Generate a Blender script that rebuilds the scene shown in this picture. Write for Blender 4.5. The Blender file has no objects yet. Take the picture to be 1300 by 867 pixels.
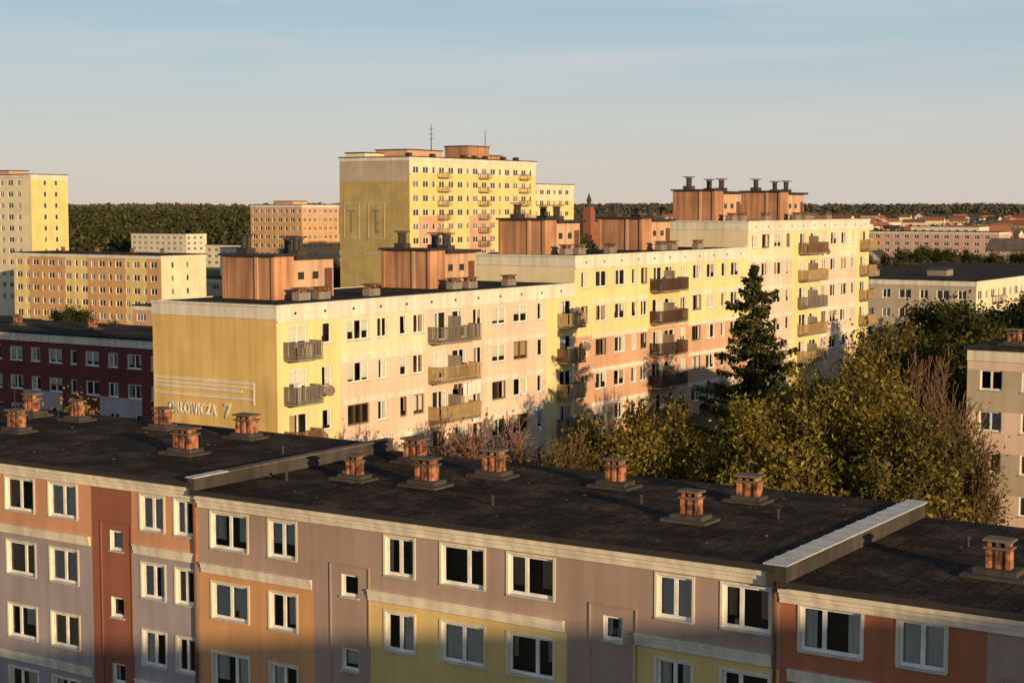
import bpy, math, random
import numpy as np
from mathutils import Vector
random.seed(7); np.random.seed(7)
scn = bpy.context.scene
COL = scn.collection

# ------------------------------------------------------------------ materials
def newmat(name):
    m = bpy.data.materials.new(name); m.use_nodes = True
    nt = m.node_tree; nt.nodes.clear()
    out = nt.nodes.new('ShaderNodeOutputMaterial')
    return m, nt, out
def L(nt, a, b): nt.links.new(a, b)

def plaster(name, col, var=0.10, rough=0.9, streak=0.12, bump=0.15):
    m, nt, out = newmat(name)
    p = nt.nodes.new('ShaderNodeBsdfPrincipled'); p.inputs['Roughness'].default_value = rough
    p.inputs['Specular IOR Level'].default_value = 0.2
    tc = nt.nodes.new('ShaderNodeTexCoord')
    n1 = nt.nodes.new('ShaderNodeTexNoise'); n1.inputs['Scale'].default_value = 0.35; n1.inputs['Detail'].default_value = 6
    L(nt, tc.outputs['Object'], n1.inputs['Vector'])
    mp = nt.nodes.new('ShaderNodeMapping'); mp.inputs['Scale'].default_value = (2.2, 2.2, 0.12)
    L(nt, tc.outputs['Object'], mp.inputs['Vector'])
    n2 = nt.nodes.new('ShaderNodeTexNoise'); n2.inputs['Scale'].default_value = 1.0; n2.inputs['Detail'].default_value = 5
    L(nt, mp.outputs['Vector'], n2.inputs['Vector'])
    r1 = nt.nodes.new('ShaderNodeMapRange'); r1.inputs[1].default_value = .3; r1.inputs[2].default_value = .7
    r1.inputs[3].default_value = 1-var; r1.inputs[4].default_value = 1+var
    L(nt, n1.outputs['Fac'], r1.inputs[0])
    r2 = nt.nodes.new('ShaderNodeMapRange'); r2.inputs[1].default_value = .35; r2.inputs[2].default_value = .6
    r2.inputs[3].default_value = 1-streak; r2.inputs[4].default_value = 1.0
    L(nt, n2.outputs['Fac'], r2.inputs[0])
    mu = nt.nodes.new('ShaderNodeMath'); mu.operation = 'MULTIPLY'
    L(nt, r1.outputs[0], mu.inputs[0]); L(nt, r2.outputs[0], mu.inputs[1])
    vm = nt.nodes.new('ShaderNodeVectorMath'); vm.operation = 'SCALE'
    vm.inputs[0].default_value = col; L(nt, mu.outputs[0], vm.inputs['Scale'])
    L(nt, vm.outputs[0], p.inputs['Base Color'])
    if bump:
        n3 = nt.nodes.new('ShaderNodeTexNoise'); n3.inputs['Scale'].default_value = 9; n3.inputs['Detail'].default_value = 4
        L(nt, tc.outputs['Object'], n3.inputs['Vector'])
        b = nt.nodes.new('ShaderNodeBump'); b.inputs['Strength'].default_value = bump; b.inputs['Distance'].default_value = .03
        L(nt, n3.outputs['Fac'], b.inputs['Height']); L(nt, b.outputs[0], p.inputs['Normal'])
    L(nt, p.outputs[0], out.inputs[0])
    return m

def simple(name, col, rough=0.6, metal=0.0, spec=0.4):
    m, nt, out = newmat(name)
    p = nt.nodes.new('ShaderNodeBsdfPrincipled')
    p.inputs['Roughness'].default_value = rough; p.inputs['Metallic'].default_value = metal
    p.inputs['Specular IOR Level'].default_value = spec
    tc = nt.nodes.new('ShaderNodeTexCoord')
    n = nt.nodes.new('ShaderNodeTexNoise'); n.inputs['Scale'].default_value = 2.5; n.inputs['Detail'].default_value = 5
    L(nt, tc.outputs['Object'], n.inputs['Vector'])
    r = nt.nodes.new('ShaderNodeMapRange'); r.inputs[1].default_value = .3; r.inputs[2].default_value = .7
    r.inputs[3].default_value = .82; r.inputs[4].default_value = 1.15
    L(nt, n.outputs['Fac'], r.inputs[0])
    vm = nt.nodes.new('ShaderNodeVectorMath'); vm.operation = 'SCALE'; vm.inputs[0].default_value = col
    L(nt, r.outputs[0], vm.inputs['Scale']); L(nt, vm.outputs[0], p.inputs['Base Color'])
    L(nt, p.outputs[0], out.inputs[0])
    return m

def brickmat(name, c1, c2, mortar):
    m, nt, out = newmat(name)
    p = nt.nodes.new('ShaderNodeBsdfPrincipled'); p.inputs['Roughness'].default_value = .9
    tc = nt.nodes.new('ShaderNodeTexCoord'); s = nt.nodes.new('ShaderNodeSeparateXYZ')
    L(nt, tc.outputs['Object'], s.inputs[0])
    a = nt.nodes.new('ShaderNodeMath'); L(nt, s.outputs[0], a.inputs[0]); L(nt, s.outputs[1], a.inputs[1])
    c = nt.nodes.new('ShaderNodeCombineXYZ'); L(nt, a.outputs[0], c.inputs[0]); L(nt, s.outputs[2], c.inputs[1])
    b = nt.nodes.new('ShaderNodeTexBrick'); L(nt, c.outputs[0], b.inputs['Vector'])
    b.inputs['Color1'].default_value = (*c1, 1); b.inputs['Color2'].default_value = (*c2, 1); b.inputs['Mortar'].default_value = (*mortar, 1)
    b.inputs['Scale'].default_value = 1; b.inputs['Brick Width'].default_value = .25; b.inputs['Row Height'].default_value = .075
    b.inputs['Mortar Size'].default_value = .008
    n = nt.nodes.new('ShaderNodeTexNoise'); n.inputs['Scale'].default_value = 3; n.inputs['Detail'].default_value = 6
    L(nt, tc.outputs['Object'], n.inputs['Vector'])
    r = nt.nodes.new('ShaderNodeMapRange'); r.inputs[1].default_value = .4; r.inputs[2].default_value = .62; r.inputs[3].default_value = .22; r.inputs[4].default_value = 1.25
    L(nt, n.outputs['Fac'], r.inputs[0])
    vm = nt.nodes.new('ShaderNodeVectorMath'); vm.operation = 'SCALE'
    L(nt, b.outputs['Color'], vm.inputs[0]); L(nt, r.outputs[0], vm.inputs['Scale'])
    L(nt, vm.outputs[0], p.inputs['Base Color']); L(nt, p.outputs[0], out.inputs[0])
    return m

def roofmat(name, dark, light):
    m, nt, out = newmat(name)
    p = nt.nodes.new('ShaderNodeBsdfPrincipled'); p.inputs['Roughness'].default_value = .95
    p.inputs['Specular IOR Level'].default_value = 0.12
    tc = nt.nodes.new('ShaderNodeTexCoord')
    n = nt.nodes.new('ShaderNodeTexNoise'); n.inputs['Scale'].default_value = .45; n.inputs['Detail'].default_value = 10; n.inputs['Roughness'].default_value = .72
    L(nt, tc.outputs['Object'], n.inputs['Vector'])
    r = nt.nodes.new('ShaderNodeValToRGB'); r.color_ramp.elements[0].position = .45; r.color_ramp.elements[1].position = .68
    r.color_ramp.elements[0].color = (*dark, 1); r.color_ramp.elements[1].color = (*light, 1)
    L(nt, n.outputs['Fac'], r.inputs[0])
    n2 = nt.nodes.new('ShaderNodeTexNoise'); n2.inputs['Scale'].default_value = 5; n2.inputs['Detail'].default_value = 9; n2.inputs['Roughness'].default_value=.85
    L(nt, tc.outputs['Object'], n2.inputs['Vector'])
    r2 = nt.nodes.new('ShaderNodeMapRange'); r2.inputs[1].default_value=.4; r2.inputs[2].default_value=.65; r2.inputs[3].default_value=.3; r2.inputs[4].default_value=2.6
    L(nt, n2.outputs['Fac'], r2.inputs[0])
    w = nt.nodes.new('ShaderNodeTexWave'); w.wave_type='BANDS'; w.bands_direction='X'; w.inputs['Scale'].default_value=.31; w.inputs['Distortion'].default_value=.3
    L(nt, tc.outputs['Object'], w.inputs['Vector'])
    r3 = nt.nodes.new('ShaderNodeMapRange'); r3.inputs[1].default_value=.0; r3.inputs[2].default_value=.02; r3.inputs[3].default_value=.4; r3.inputs[4].default_value=1
    L(nt, w.outputs['Fac'], r3.inputs[0])
    mu = nt.nodes.new('ShaderNodeMath'); mu.operation='MULTIPLY'; L(nt, r2.outputs[0], mu.inputs[0]); L(nt, r3.outputs[0], mu.inputs[1])
    vm = nt.nodes.new('ShaderNodeVectorMath'); vm.operation='SCALE'
    L(nt, r.outputs[0], vm.inputs[0]); L(nt, mu.outputs[0], vm.inputs['Scale']); L(nt, vm.outputs[0], p.inputs['Base Color'])
    b = nt.nodes.new('ShaderNodeBump'); b.inputs['Strength'].default_value=1.0; b.inputs['Distance'].default_value=.12
    L(nt, n2.outputs['Fac'], b.inputs['Height']); L(nt, b.outputs[0], p.inputs['Normal'])
    L(nt, p.outputs[0], out.inputs[0])
    return m

def leafmat(name, c1, c2, c3, transl=.25):
    m, nt, out = newmat(name)
    g = nt.nodes.new('ShaderNodeNewGeometry')
    r = nt.nodes.new('ShaderNodeValToRGB')
    r.color_ramp.elements[0].color=(*c1,1); r.color_ramp.elements[1].color=(*c3,1)
    e = r.color_ramp.elements.new(.55); e.color=(*c2,1)
    L(nt, g.outputs['Random Per Island'], r.inputs[0])
    tc = nt.nodes.new('ShaderNodeTexCoord')
    n = nt.nodes.new('ShaderNodeTexNoise'); n.inputs['Scale'].default_value=.6; n.inputs['Detail'].default_value=3
    L(nt, tc.outputs['Object'], n.inputs['Vector'])
    mr = nt.nodes.new('ShaderNodeMapRange'); mr.inputs[1].default_value=.35; mr.inputs[2].default_value=.65; mr.inputs[3].default_value=.6; mr.inputs[4].default_value=1.3
    L(nt, n.outputs['Fac'], mr.inputs[0])
    vm = nt.nodes.new('ShaderNodeVectorMath'); vm.operation='SCALE'; L(nt, r.outputs[0], vm.inputs[0]); L(nt, mr.outputs[0], vm.inputs['Scale'])
    d = nt.nodes.new('ShaderNodeBsdfDiffuse'); t = nt.nodes.new('ShaderNodeBsdfTranslucent')
    L(nt, vm.outputs[0], d.inputs[0]); L(nt, vm.outputs[0], t.inputs[0])
    mx = nt.nodes.new('ShaderNodeMixShader'); mx.inputs[0].default_value=transl
    L(nt, d.outputs[0], mx.inputs[1]); L(nt, t.outputs[0], mx.inputs[2]); L(nt, mx.outputs[0], out.inputs[0])
    return m

def glassmat(name):
    m, nt, out = newmat(name)
    f = nt.nodes.new('ShaderNodeFresnel'); f.inputs[0].default_value=1.5
    a = nt.nodes.new('ShaderNodeMath'); a.operation='MULTIPLY_ADD'; a.inputs[1].default_value=1.4; a.inputs[2].default_value=.03
    L(nt, f.outputs[0], a.inputs[0])
    t = nt.nodes.new('ShaderNodeBsdfTransparent'); t.inputs[0].default_value=(.85,.87,.86,1)
    g = nt.nodes.new('ShaderNodeBsdfGlossy'); g.inputs['Roughness'].default_value=.03
    mx = nt.nodes.new('ShaderNodeMixShader'); L(nt, a.outputs[0], mx.inputs[0]); L(nt, t.outputs[0], mx.inputs[1]); L(nt, g.outputs[0], mx.inputs[2])
    L(nt, mx.outputs[0], out.inputs[0])
    return m

M = {}
def PL(n, c, **k): M[n] = plaster(n, c, **k)
PL('mauve', (.41,.295,.245)); PL('orange', (.66,.35,.16)); PL('yellow', (.74,.54,.22)); PL('lavender', (.38,.325,.345))
PL('redbrown', (.30,.115,.075)); PL('brickred', (.43,.155,.08)); PL('terracotta', (.60,.31,.18))
PL('cream', (.72,.64,.50)); PL('white', (.78,.73,.63), streak=.22); PL('bandwhite', (.78,.70,.57), streak=.25)
PL('endyellow', (.76,.53,.20), var=.12, streak=.18); PL('paleyellow', (.82,.67,.34), streak=.10); PL('palecream', (.80,.70,.49), streak=.10)
PL('pinkish', (.77,.585,.47), streak=.10); PL('salmon', (.64,.38,.25)); PL('boxorange', (.54,.28,.16), streak=.4, var=.25); PL('boxpink', (.66,.42,.28), streak=.3)
PL('maroon', (.17,.045,.042)); PL('lilac', (.46,.40,.43)); PL('farorange', (.64,.37,.17)); PL('beige', (.50,.42,.32)); PL('faryellow', (.82,.63,.27)); PL('shadedyellow', (.46,.355,.15), var=.15)  # last: tower yellow with end-wall shade painted into the colour
PL('pinkwall', (.60,.40,.33)); PL('concrete', (.28,.25,.22), streak=.3); PL('darkconcrete', (.075,.065,.058), var=.3, streak=.3); PL('capslab', (.17,.135,.11), var=.3, streak=.3)
PL('curtain', (.78,.76,.72), streak=.0, bump=0); PL('blind', (.55,.42,.28), bump=0)
M['frame'] = simple('window_frame_white', (.80,.78,.74), .45)
M['framebrown'] = simple('window_frame_brown', (.16,.07,.035), .5)
M['room'] = simple('room_interior', (.035,.03,.028), .9)
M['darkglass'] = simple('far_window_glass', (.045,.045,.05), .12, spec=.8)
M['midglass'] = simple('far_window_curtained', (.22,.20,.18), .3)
M['glass'] = glassmat('window_glass')
M['roof'] = roofmat('roof_bitumen', (.017,.014,.0125), (.080,.058,.042))
M['roof2'] = roofmat('roof_bitumen_far', (.02,.017,.016), (.06,.048,.038))
M['metal'] = simple('flashing_metal', (.58,.56,.52), .5, .2)
M['darkmetal'] = simple('dark_metal', (.04,.033,.03), .6)
M['brick'] = brickmat('chimney_brick', (.52,.17,.06), (.34,.10,.045), (.3,.24,.18))
M['wood'] = simple('balcony_wood', (.20,.11,.05), .7)
M['wooddark'] = simple('balcony_wood_dark', (.075,.04,.025), .7)
M['railbeige'] = simple('balcony_rail_beige', (.42,.29,.14), .7)
M['railgrey'] = simple('balcony_rail_grey', (.20,.17,.14), .7)
M['bark'] = simple('bark', (.11,.08,.055), .95)
M['barkred'] = simple('bark_twig', (.15,.085,.05), .95)
M['barkpink'] = simple('bark_budding_twig', (.28,.14,.10), .95)
M['redtile'] = plaster('red_roof_tile', (.34,.12,.07))
M['leafA'] = leafmat('leaf_spring', (.08,.075,.015), (.22,.18,.035), (.36,.28,.055),.3)
M['leafB'] = leafmat('leaf_olive', (.055,.052,.014), (.13,.115,.027), (.24,.19,.045),.3)
M['leafD'] = leafmat('leaf_dark', (.022,.034,.012), (.048,.06,.02), (.09,.09,.028))
M['leafY'] = leafmat('leaf_yellow', (.20,.14,.02), (.32,.23,.03), (.42,.32,.05))
M['leafR'] = leafmat('leaf_reddish', (.11,.06,.035), (.20,.115,.06), (.22,.17,.06))
M['needle'] = leafmat('spruce_needles', (.024,.034,.012), (.06,.070,.022), (.13,.12,.035), .1)
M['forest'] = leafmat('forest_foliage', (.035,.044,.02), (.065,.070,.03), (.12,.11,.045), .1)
M['foresthaze'] = leafmat('forest_hazed_foliage', (.08,.078,.058), (.11,.104,.072), (.14,.125,.085), .1)  # paler than the near forest: distance haze mixed into the leaf colour

# ------------------------------------------------------------------ mesh builder
class MB:
    def __init__(s): s.v=[]; s.f=[]; s.m=[]; s.mats=[]
    def mi(s, key):
        if key not in s.mats: s.mats.append(key)
        return s.mats.index(key)
    def quad(s, a,b,c,d, key):
        i=len(s.v); s.v += [a,b,c,d]; s.f.append((i,i+1,i+2,i+3)); s.m.append(s.mi(key))
    def box(s, x0,y0,z0,x1,y1,z1,key):
        i=len(s.v); k=s.mi(key)
        s.v += [(x0,y0,z0),(x1,y0,z0),(x1,y1,z0),(x0,y1,z0),(x0,y0,z1),(x1,y0,z1),(x1,y1,z1),(x0,y1,z1)]
        s.f += [(i+3,i+2,i+1,i),(i+4,i+5,i+6,i+7),(i,i+1,i+5,i+4),(i+1,i+2,i+6,i+5),(i+2,i+3,i+7,i+6),(i+3,i,i+4,i+7)]
        s.m += [k]*6
    def cyl(s, a, b, r0, r1, key, n=8, cap=True):
        a=Vector(a); b=Vector(b); d=(b-a).normalized()
        t = Vector((1,0,0)) if abs(d.x)<.8 else Vector((0,1,0))
        u=d.cross(t).normalized(); w=d.cross(u)
        i=len(s.v); k=s.mi(key)
        for c,r in ((a,r0),(b,r1)):
            for j in range(n):
                an=2*math.pi*j/n; q=c+(u*math.cos(an)+w*math.sin(an))*r; s.v.append((q.x,q.y,q.z))
        for j in range(n):
            s.f.append((i+j,i+(j+1)%n,i+n+(j+1)%n,i+n+j)); s.m.append(k)
        if cap:
            s.f.append(tuple(i+n+j for j in range(n))); s.m.append(k)
            s.f.append(tuple(i+n-1-j for j in range(n))); s.m.append(k)
    def obj(s, name, parent=None):
        if not s.f: return None
        me=bpy.data.meshes.new(name); me.from_pydata(s.v,[],s.f)
        for k in s.mats: me.materials.append(M[k])
        me.polygons.foreach_set('material_index', s.m); me.update()
        o=bpy.data.objects.new(name, me); COL.objects.link(o)
        if parent: o.parent=parent
        return o

def empty(name):
    e=bpy.data.objects.new(name,None); COL.objects.link(e); e.empty_display_size=1; return e

class Bld:
    """one building: an Empty with part meshes"""
    def __init__(s,name):
        s.name=name; s.p={}
    def __getitem__(s,k):
        if k not in s.p: s.p[k]=MB()
        return s.p[k]
    def done(s):
        e=empty(s.name)
        for k,mb in s.p.items(): mb.obj(k,e)
        return e

def facade(B, axis, plane, sgn, u0,u1,z0,z1, ops, cfn, ub=(), zb=(), recess=.14, mode='deep', frame='frame', sill=True, pleat=False, fw=.075, lightp=.25):
    def P(u,d,z): return (u, plane-sgn*d, z) if axis=='y' else (plane-sgn*d, u, z)
    def bx(part,a,b,d0,d1,c,e,key):
        p=P(a,d0,c); q=P(b,d1,e)
        B[part].box(min(p[0],q[0]),min(p[1],q[1]),min(p[2],q[2]),max(p[0],q[0]),max(p[1],q[1]),max(p[2],q[2]),key)
    us={u0,u1}; zs={z0,z1}
    for o in ops:
        us|={o[0],o[1]}; zs|={o[2],o[3]}
    us|=set(u for u in ub if u0<u<u1); zs|=set(z for z in zb if z0<z<z1)
    us=sorted(u for u in us if u0-1e-6<=u<=u1+1e-6); zs=sorted(z for z in zs if z0-1e-6<=z<=z1+1e-6)
    W=B['walls']
    for i in range(len(us)-1):
        if us[i+1]-us[i]<1e-4: continue
        um=(us[i]+us[i+1])/2
        oc=[o for o in ops if o[0]<um<o[1]]
        j=0
        while j<len(zs)-1:
            zm=(zs[j]+zs[j+1])/2
            if any(o[2]<zm<o[3] for o in oc): j+=1; continue
            c=cfn(um,zm); k=j+1
            while k<len(zs)-1:
                zn=(zs[k]+zs[k+1])/2
                if any(o[2]<zn<o[3] for o in oc) or cfn(um,zn)!=c: break
                k+=1
            W.quad(P(us[i],0,zs[j]),P(us[i+1],0,zs[j]),P(us[i+1],0,zs[k]),P(us[i],0,zs[k]),c)
            j=k
    for o in ops:
        a,b,c,e=o[:4]; fr = o[4] if len(o)>4 else frame
        w=b-a; h=e-c
        for (p,q) in (((a,c),(b,c)),((b,c),(b,e)),((b,e),(a,e)),((a,e),(a,c))):
            B['window_reveals'].quad(P(p[0],0,p[1]),P(q[0],0,q[1]),P(q[0],recess,q[1]),P(p[0],recess,p[1]),'white')
        if mode=='deep':
            R=B['rooms']; D=recess+.5
            R.quad(P(a,D,c),P(b,D,c),P(b,D,e),P(a,D,e),'room')
            for (p,q) in (((a,c),(b,c)),((b,c),(b,e)),((b,e),(a,e)),((a,e),(a,c))):
                R.quad(P(p[0],recess,p[1]),P(q[0],recess,q[1]),P(q[0],D,q[1]),P(p[0],D,p[1]),'room')
            B['window_glass'].quad(P(a,recess,c),P(b,recess,c),P(b,recess,e),P(a,recess,e),'glass')
            rr=random.random(); key='curtain' if random.random()<.85 else 'blind'
            spans=[]
            if rr<.40: f=random.uniform(.15,.36); spans=[(a,a+w*f),(b-w*f,b)]
            elif rr<.62: spans=[(a,b)]
            elif rr<.76: spans=[(a,a+w*random.uniform(.3,.55))]
            elif rr<.90: spans=[(b-w*random.uniform(.3,.55),b)]
            zt=e; zc=c if random.random()<.6 else c+h*random.uniform(.1,.5)
            for (s0,s1) in spans:
                dd=recess+.06
                if pleat:
                    n=max(4,int((s1-s0)/.07))
                    for t in range(n):
                        x0=s0+(s1-s0)*t/n; x1=s0+(s1-s0)*(t+1)/n
                        d0=dd+(.07 if t%2 else 0); d1=dd+(0 if t%2 else .07)
                        B['curtains'].quad(P(x0,d0,zc),P(x1,d1,zc),P(x1,d1,zt),P(x0,d0,zt),key)
                else:
                    B['curtains'].quad(P(s0,dd,zc),P(s1,dd,zc),P(s1,dd,zt),P(s0,dd,zt),key)
            if pleat and random.random()<.35:
                for t in range(random.randint(1,3)):
                    xx=random.uniform(a+.2,b-.3); bx('window_plants',xx,xx+.14,recess+.035,recess+.055,c+.02,c+random.uniform(.2,.4),'leafD' if random.random()<.6 else 'blind')
        else:
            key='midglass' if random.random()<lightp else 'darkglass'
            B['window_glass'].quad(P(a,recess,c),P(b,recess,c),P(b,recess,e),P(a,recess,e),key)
        g=.004; d0=recess-.035; d1=recess+.03
        bx('window_frames',a+g,a+fw,d0,d1,c+g,e-g,fr); bx('window_frames',b-fw,b-g,d0,d1,c+g,e-g,fr)
        bx('window_frames',a+fw,b-fw,d0,d1,c+g,c+fw+.02,fr); bx('window_frames',a+fw,b-fw,d0,d1,e-fw,e-g,fr)
        if w>1.0:
            cuts=[.5]
            if w>2.1: cuts=[.34,.67]
            if pleat and w>1.5: cuts=[random.choice([.5,.5,.62,.38])]
            for cf in cuts:
                cx=a+w*cf; bx('window_frames',cx-fw*.75,cx+fw*.75,d0-.01,d1,c+fw+.02,e-fw,fr)
        if sill:
            bx('window_sills',a-.06,b+.06,-.07,.02,c-.06,c-.003,'metal')
    return P,bx

def plainwalls(B,x0,y0,x1,y1,z0,z1,key,sides):
    W=B['walls']
    if 'S' in sides: W.quad((x0,y0,z0),(x1,y0,z0),(x1,y0,z1),(x0,y0,z1),key)
    if 'N' in sides: W.quad((x0,y1,z0),(x1,y1,z0),(x1,y1,z1),(x0,y1,z1),key)
    if 'W' in sides: W.quad((x0,y0,z0),(x0,y1,z0),(x0,y1,z1),(x0,y0,z1),key)
    if 'E' in sides: W.quad((x1,y0,z0),(x1,y1,z0),(x1,y1,z1),(x1,y0,z1),key)

# ------------------------------------------------------------------ terrain
def sm(t):
    t=np.clip(t,0,1); return t*t*(3-2*t)
def Hh(x,y):
    r=np.hypot(x,y); az=np.degrees(np.arctan2(-x,y))
    b=8.5*np.exp(-(((x+72)/36)**2+((y-150)/55)**2))+4.5*np.exp(-(((x+72)/26)**2+((y-85)/32)**2))
    ridge=12*sm((r-850)/600)*sm((az-38)/5)*sm((75-az)/8)
    far=19*sm((r-2000)/1800)
    und=1.2*np.sin(x*.013+1)*np.cos(y*.011)*sm((r-150)/200)
    return b+np.maximum(ridge,far)+und
def ground():
    rs=[0]+list(np.geomspace(8,12000,110)); n=200
    v=[(0,0,float(Hh(0.,0.)))]; f=[]
    for r in rs[1:]:
        for k in range(n):
            a=2*math.pi*k/n; x=r*math.cos(a); y=r*math.sin(a); v.append((x,y,float(Hh(x,y))))
    for k in range(n): f.append((0,1+k,1+(k+1)%n))
    for i in range(len(rs)-2):
        o=1+i*n
        for k in range(n): f.append((o+k,o+n+k,o+n+(k+1)%n,o+(k+1)%n))
    me=bpy.data.meshes.new('ground'); me.from_pydata(v,[],f)
    for p in me.polygons: p.use_smooth=True
    m,nt,out=newmat('ground_grass_soil')
    p=nt.nodes.new('ShaderNodeBsdfPrincipled'); p.inputs['Roughness'].default_value=1
    tc=nt.nodes.new('ShaderNodeTexCoord'); n1=nt.nodes.new('ShaderNodeTexNoise'); n1.inputs['Scale'].default_value=.06; n1.inputs['Detail'].default_value=10
    L(nt,tc.outputs['Object'],n1.inputs['Vector'])
    r=nt.nodes.new('ShaderNodeValToRGB'); r.color_ramp.elements[0].position=.4; r.color_ramp.elements[1].position=.65
    r.color_ramp.elements[0].color=(.05,.06,.022,1); r.color_ramp.elements[1].color=(.11,.09,.05,1)
    L(nt,n1.outputs['Fac'],r.inputs[0]); L(nt,r.outputs[0],p.inputs['Base Color']); L(nt,p.outputs[0],out.inputs[0])
    me.materials.append(m); o=bpy.data.objects.new('ground',me); COL.objects.link(o)
ground()

# ------------------------------------------------------------------ foreground apartment block
def chimney(mb,x,y,z,s=1.0,b=.85):
    mb.box(x-.95*s,y-.65*s,z-.05,x+.85*s,y+.6*s,z+.10*s,'darkconcrete')
    mb.box(x-.64*s,y-.44*s,z+.10*s,x+.62*s,y+.42*s,z+.26*s,'darkconcrete')
    s2=s*b
    mb.box(x-.42*s2,y-.20*s2,z+.26*s,x+.42*s2,y+.20*s2,z+.82*s,'brick')
    for dx in (-.40,.0,.40):
        mb.box(x+(dx-.09)*s2,y-.27*s2,z+.26*s,x+(dx+.09)*s2,y+.27*s2,z+.815*s,'brick')
    mb.box(x-.55*s2,y-.38*s2,z+.822*s,x+.55*s2,y+.38*s2,z+.89*s,'capslab')
    for dx in (-.36,0,.36):
        mb.box(x+(dx-.07)*s2,y-.26*s2,z+.89*s,x+(dx+.07)*s2,y+.26*s2,z+1.05*s,'brick')
    mb.box(x-.58*s2,y-.42*s2,z+1.05*s,x+.58*s2,y+.42*s2,z+1.12*s,'capslab')

def front_building():
    B=Bld('apartment_block')
    Y0,Y1=47.0,59.3; ZB=-1.0
    secs=[dict(x0=-78.0,x1=-45.8,zr=16.0,off=.30,
               cols=[(-77.0,-75.3),(-74.3,-72.9),(-67.6,-66.0),(-64.9,-63.2),(-62.1,-60.4)]+[(-57.4,-55.6),(-54.6,-52.9),(-49.05,-47.75),(-47.1,-46.05)],
               stairs=[(-70.9,-70.1),(-50.9,-50.15)],
               cells=[(-78,-71.7,'terracotta','lavender'),(-71.7,-69.3,'redbrown','redbrown'),(-69.3,-59.2,'mauve','orange'),(-59.2,-52.0,'terracotta','lavender'),(-52.0,-49.6,'redbrown','redbrown'),(-49.6,-45.8,'terracotta','lavender')],
               bands=[(-78,-71.8),(-69.2,-59.3),(-59.1,-52.1),(-49.5,-45.95)]),
          dict(x0=-45.8,x1=-20.6,zr=15.72,off=0,
               cols=[(-45.1,-43.2),(-42.05,-40.7),(-36.35,-35.05),(-33.8,-31.95),(-30.9,-29.05),(-25.0,-23.7),(-22.6,-20.95)],
               stairs=[(-38.45,-37.65),(-27.05,-26.3)],
               cells=[(-45.8,-39.8,'mauve','orange'),(-39.8,-37.2,'mauve','mauve'),(-37.2,-28.5,'mauve','yellow'),(-28.5,-25.9,'mauve','mauve'),(-25.9,-20.6,'mauve','yellow')],
               bands=[(-45.65,-39.9),(-37.15,-28.6),(-25.8,-20.85)]),
          dict(x0=-20.6,x1=14.0,zr=15.25,off=-.35,
               cols=[(-19.9,-17.9),(-16.7,-15.25),(-11.0,-9.7),(-8.4,-6.5),(-5.5,-3.6),(.4,1.8),(3,5),(7,8.9),(10.5,12.5)],
               stairs=[(-13.0,-12.2),(-1.7,-.9)],
               cells=[(-20.6,-14.0,'brickred','brickred'),(-14.0,-11.8,'mauve','mauve'),(-11.8,14,'brickred','orange')],
               bands=[(-20.3,-14.4),(-11.7,13.9)])]
    for si,s in enumerate(secs):
        ops=[]
        for (a,b) in s['cols']:
            for r in range(5):
                zt=14.87+s['off']-2.83*r; ops.append((a,b,zt-1.43,zt))
        for (a,b) in s['stairs']:
            for r in range(4):
                zt=13.22+s['off']-2.83*r; ops.append((a,b,zt-.85,zt))
        zband=12.36+s['off']
        def cfn(u,z,s=s,zb=zband):
            for (a,b,c1,c2) in s['cells']:
                if a<=u<=b: return c1 if z>zb else c2
            return 'mauve'
        ub=[c[0] for c in s['cells']]
        _,bx=facade(B,'y',Y0,-1,s['x0'],s['x1'],ZB,s['zr']-.15,ops,cfn,ub,[zband],pleat=True,fw=.095)
        for o in ops[:len(s['cols'])*5]:
            a,b,c,e=o[:4]; t=.09
            bx('window_surrounds',a-t,a-.003,-.035,.02,c-.0,e+t,'bandwhite'); bx('window_surrounds',b+.003,b+t,-.035,.02,c,e+t,'bandwhite')
            bx('window_surrounds',a-.003,b+.003,-.03,.02,e+.003,e+t-.003,'bandwhite')
        for (a,b) in s['stairs']:
            bx('stair_panel_trim',a-.55,a-.5,-.05,.02,ZB,13.6+s['off'],cfn(a,14)); bx('stair_panel_trim',b+.5,b+.55,-.05,.02,ZB,13.6+s['off'],cfn(a,14))
            bx('stair_panel_trim',a-.5,b+.5,-.051,.02,13.55+s['off'],13.6+s['off'],cfn(a,14))
        for (a,b) in s['bands']:
            for r in (0,2):
                zt=12.80+s['off']-2.83*r
                bx('bands',a,b,-.07,.02,zt-.40,zt-.22,'bandwhite'); bx('bands',a,b,-.11,.02,zt-.217,zt-.06,'bandwhite'); bx('bands',a,b,-.16,.02,zt-.057,zt,'bandwhite')
        zr=s['zr']; a=s['x0']+.02; b=s['x1']-.02
        bx('cornice',a,b,-.10,.02,zr-.70,zr-.52,'bandwhite'); bx('cornice',a,b,-.17,.02,zr-.517,zr-.36,'bandwhite'); bx('cornice',a,b,-.27,.02,zr-.357,zr-.17,'bandwhite')
        B['roof'].box(a,Y0-.38,zr-.165,b,Y1+.3,zr,'roof')
        bx('cornice',a,b,-.41,-.385,zr-.15,zr+.035,'darkmetal')
        plainwalls(B,s['x0'],Y0,s['x1'],Y1,ZB,zr-.16,'mauve','N'+('W' if si==0 else '')+('E' if si==2 else ''))
        B['downpipes'].cyl((s['x1']-.12,Y0-.12,ZB),(s['x1']-.12,Y0-.12,zr-.7),.06,.06,'framebrown')
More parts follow.
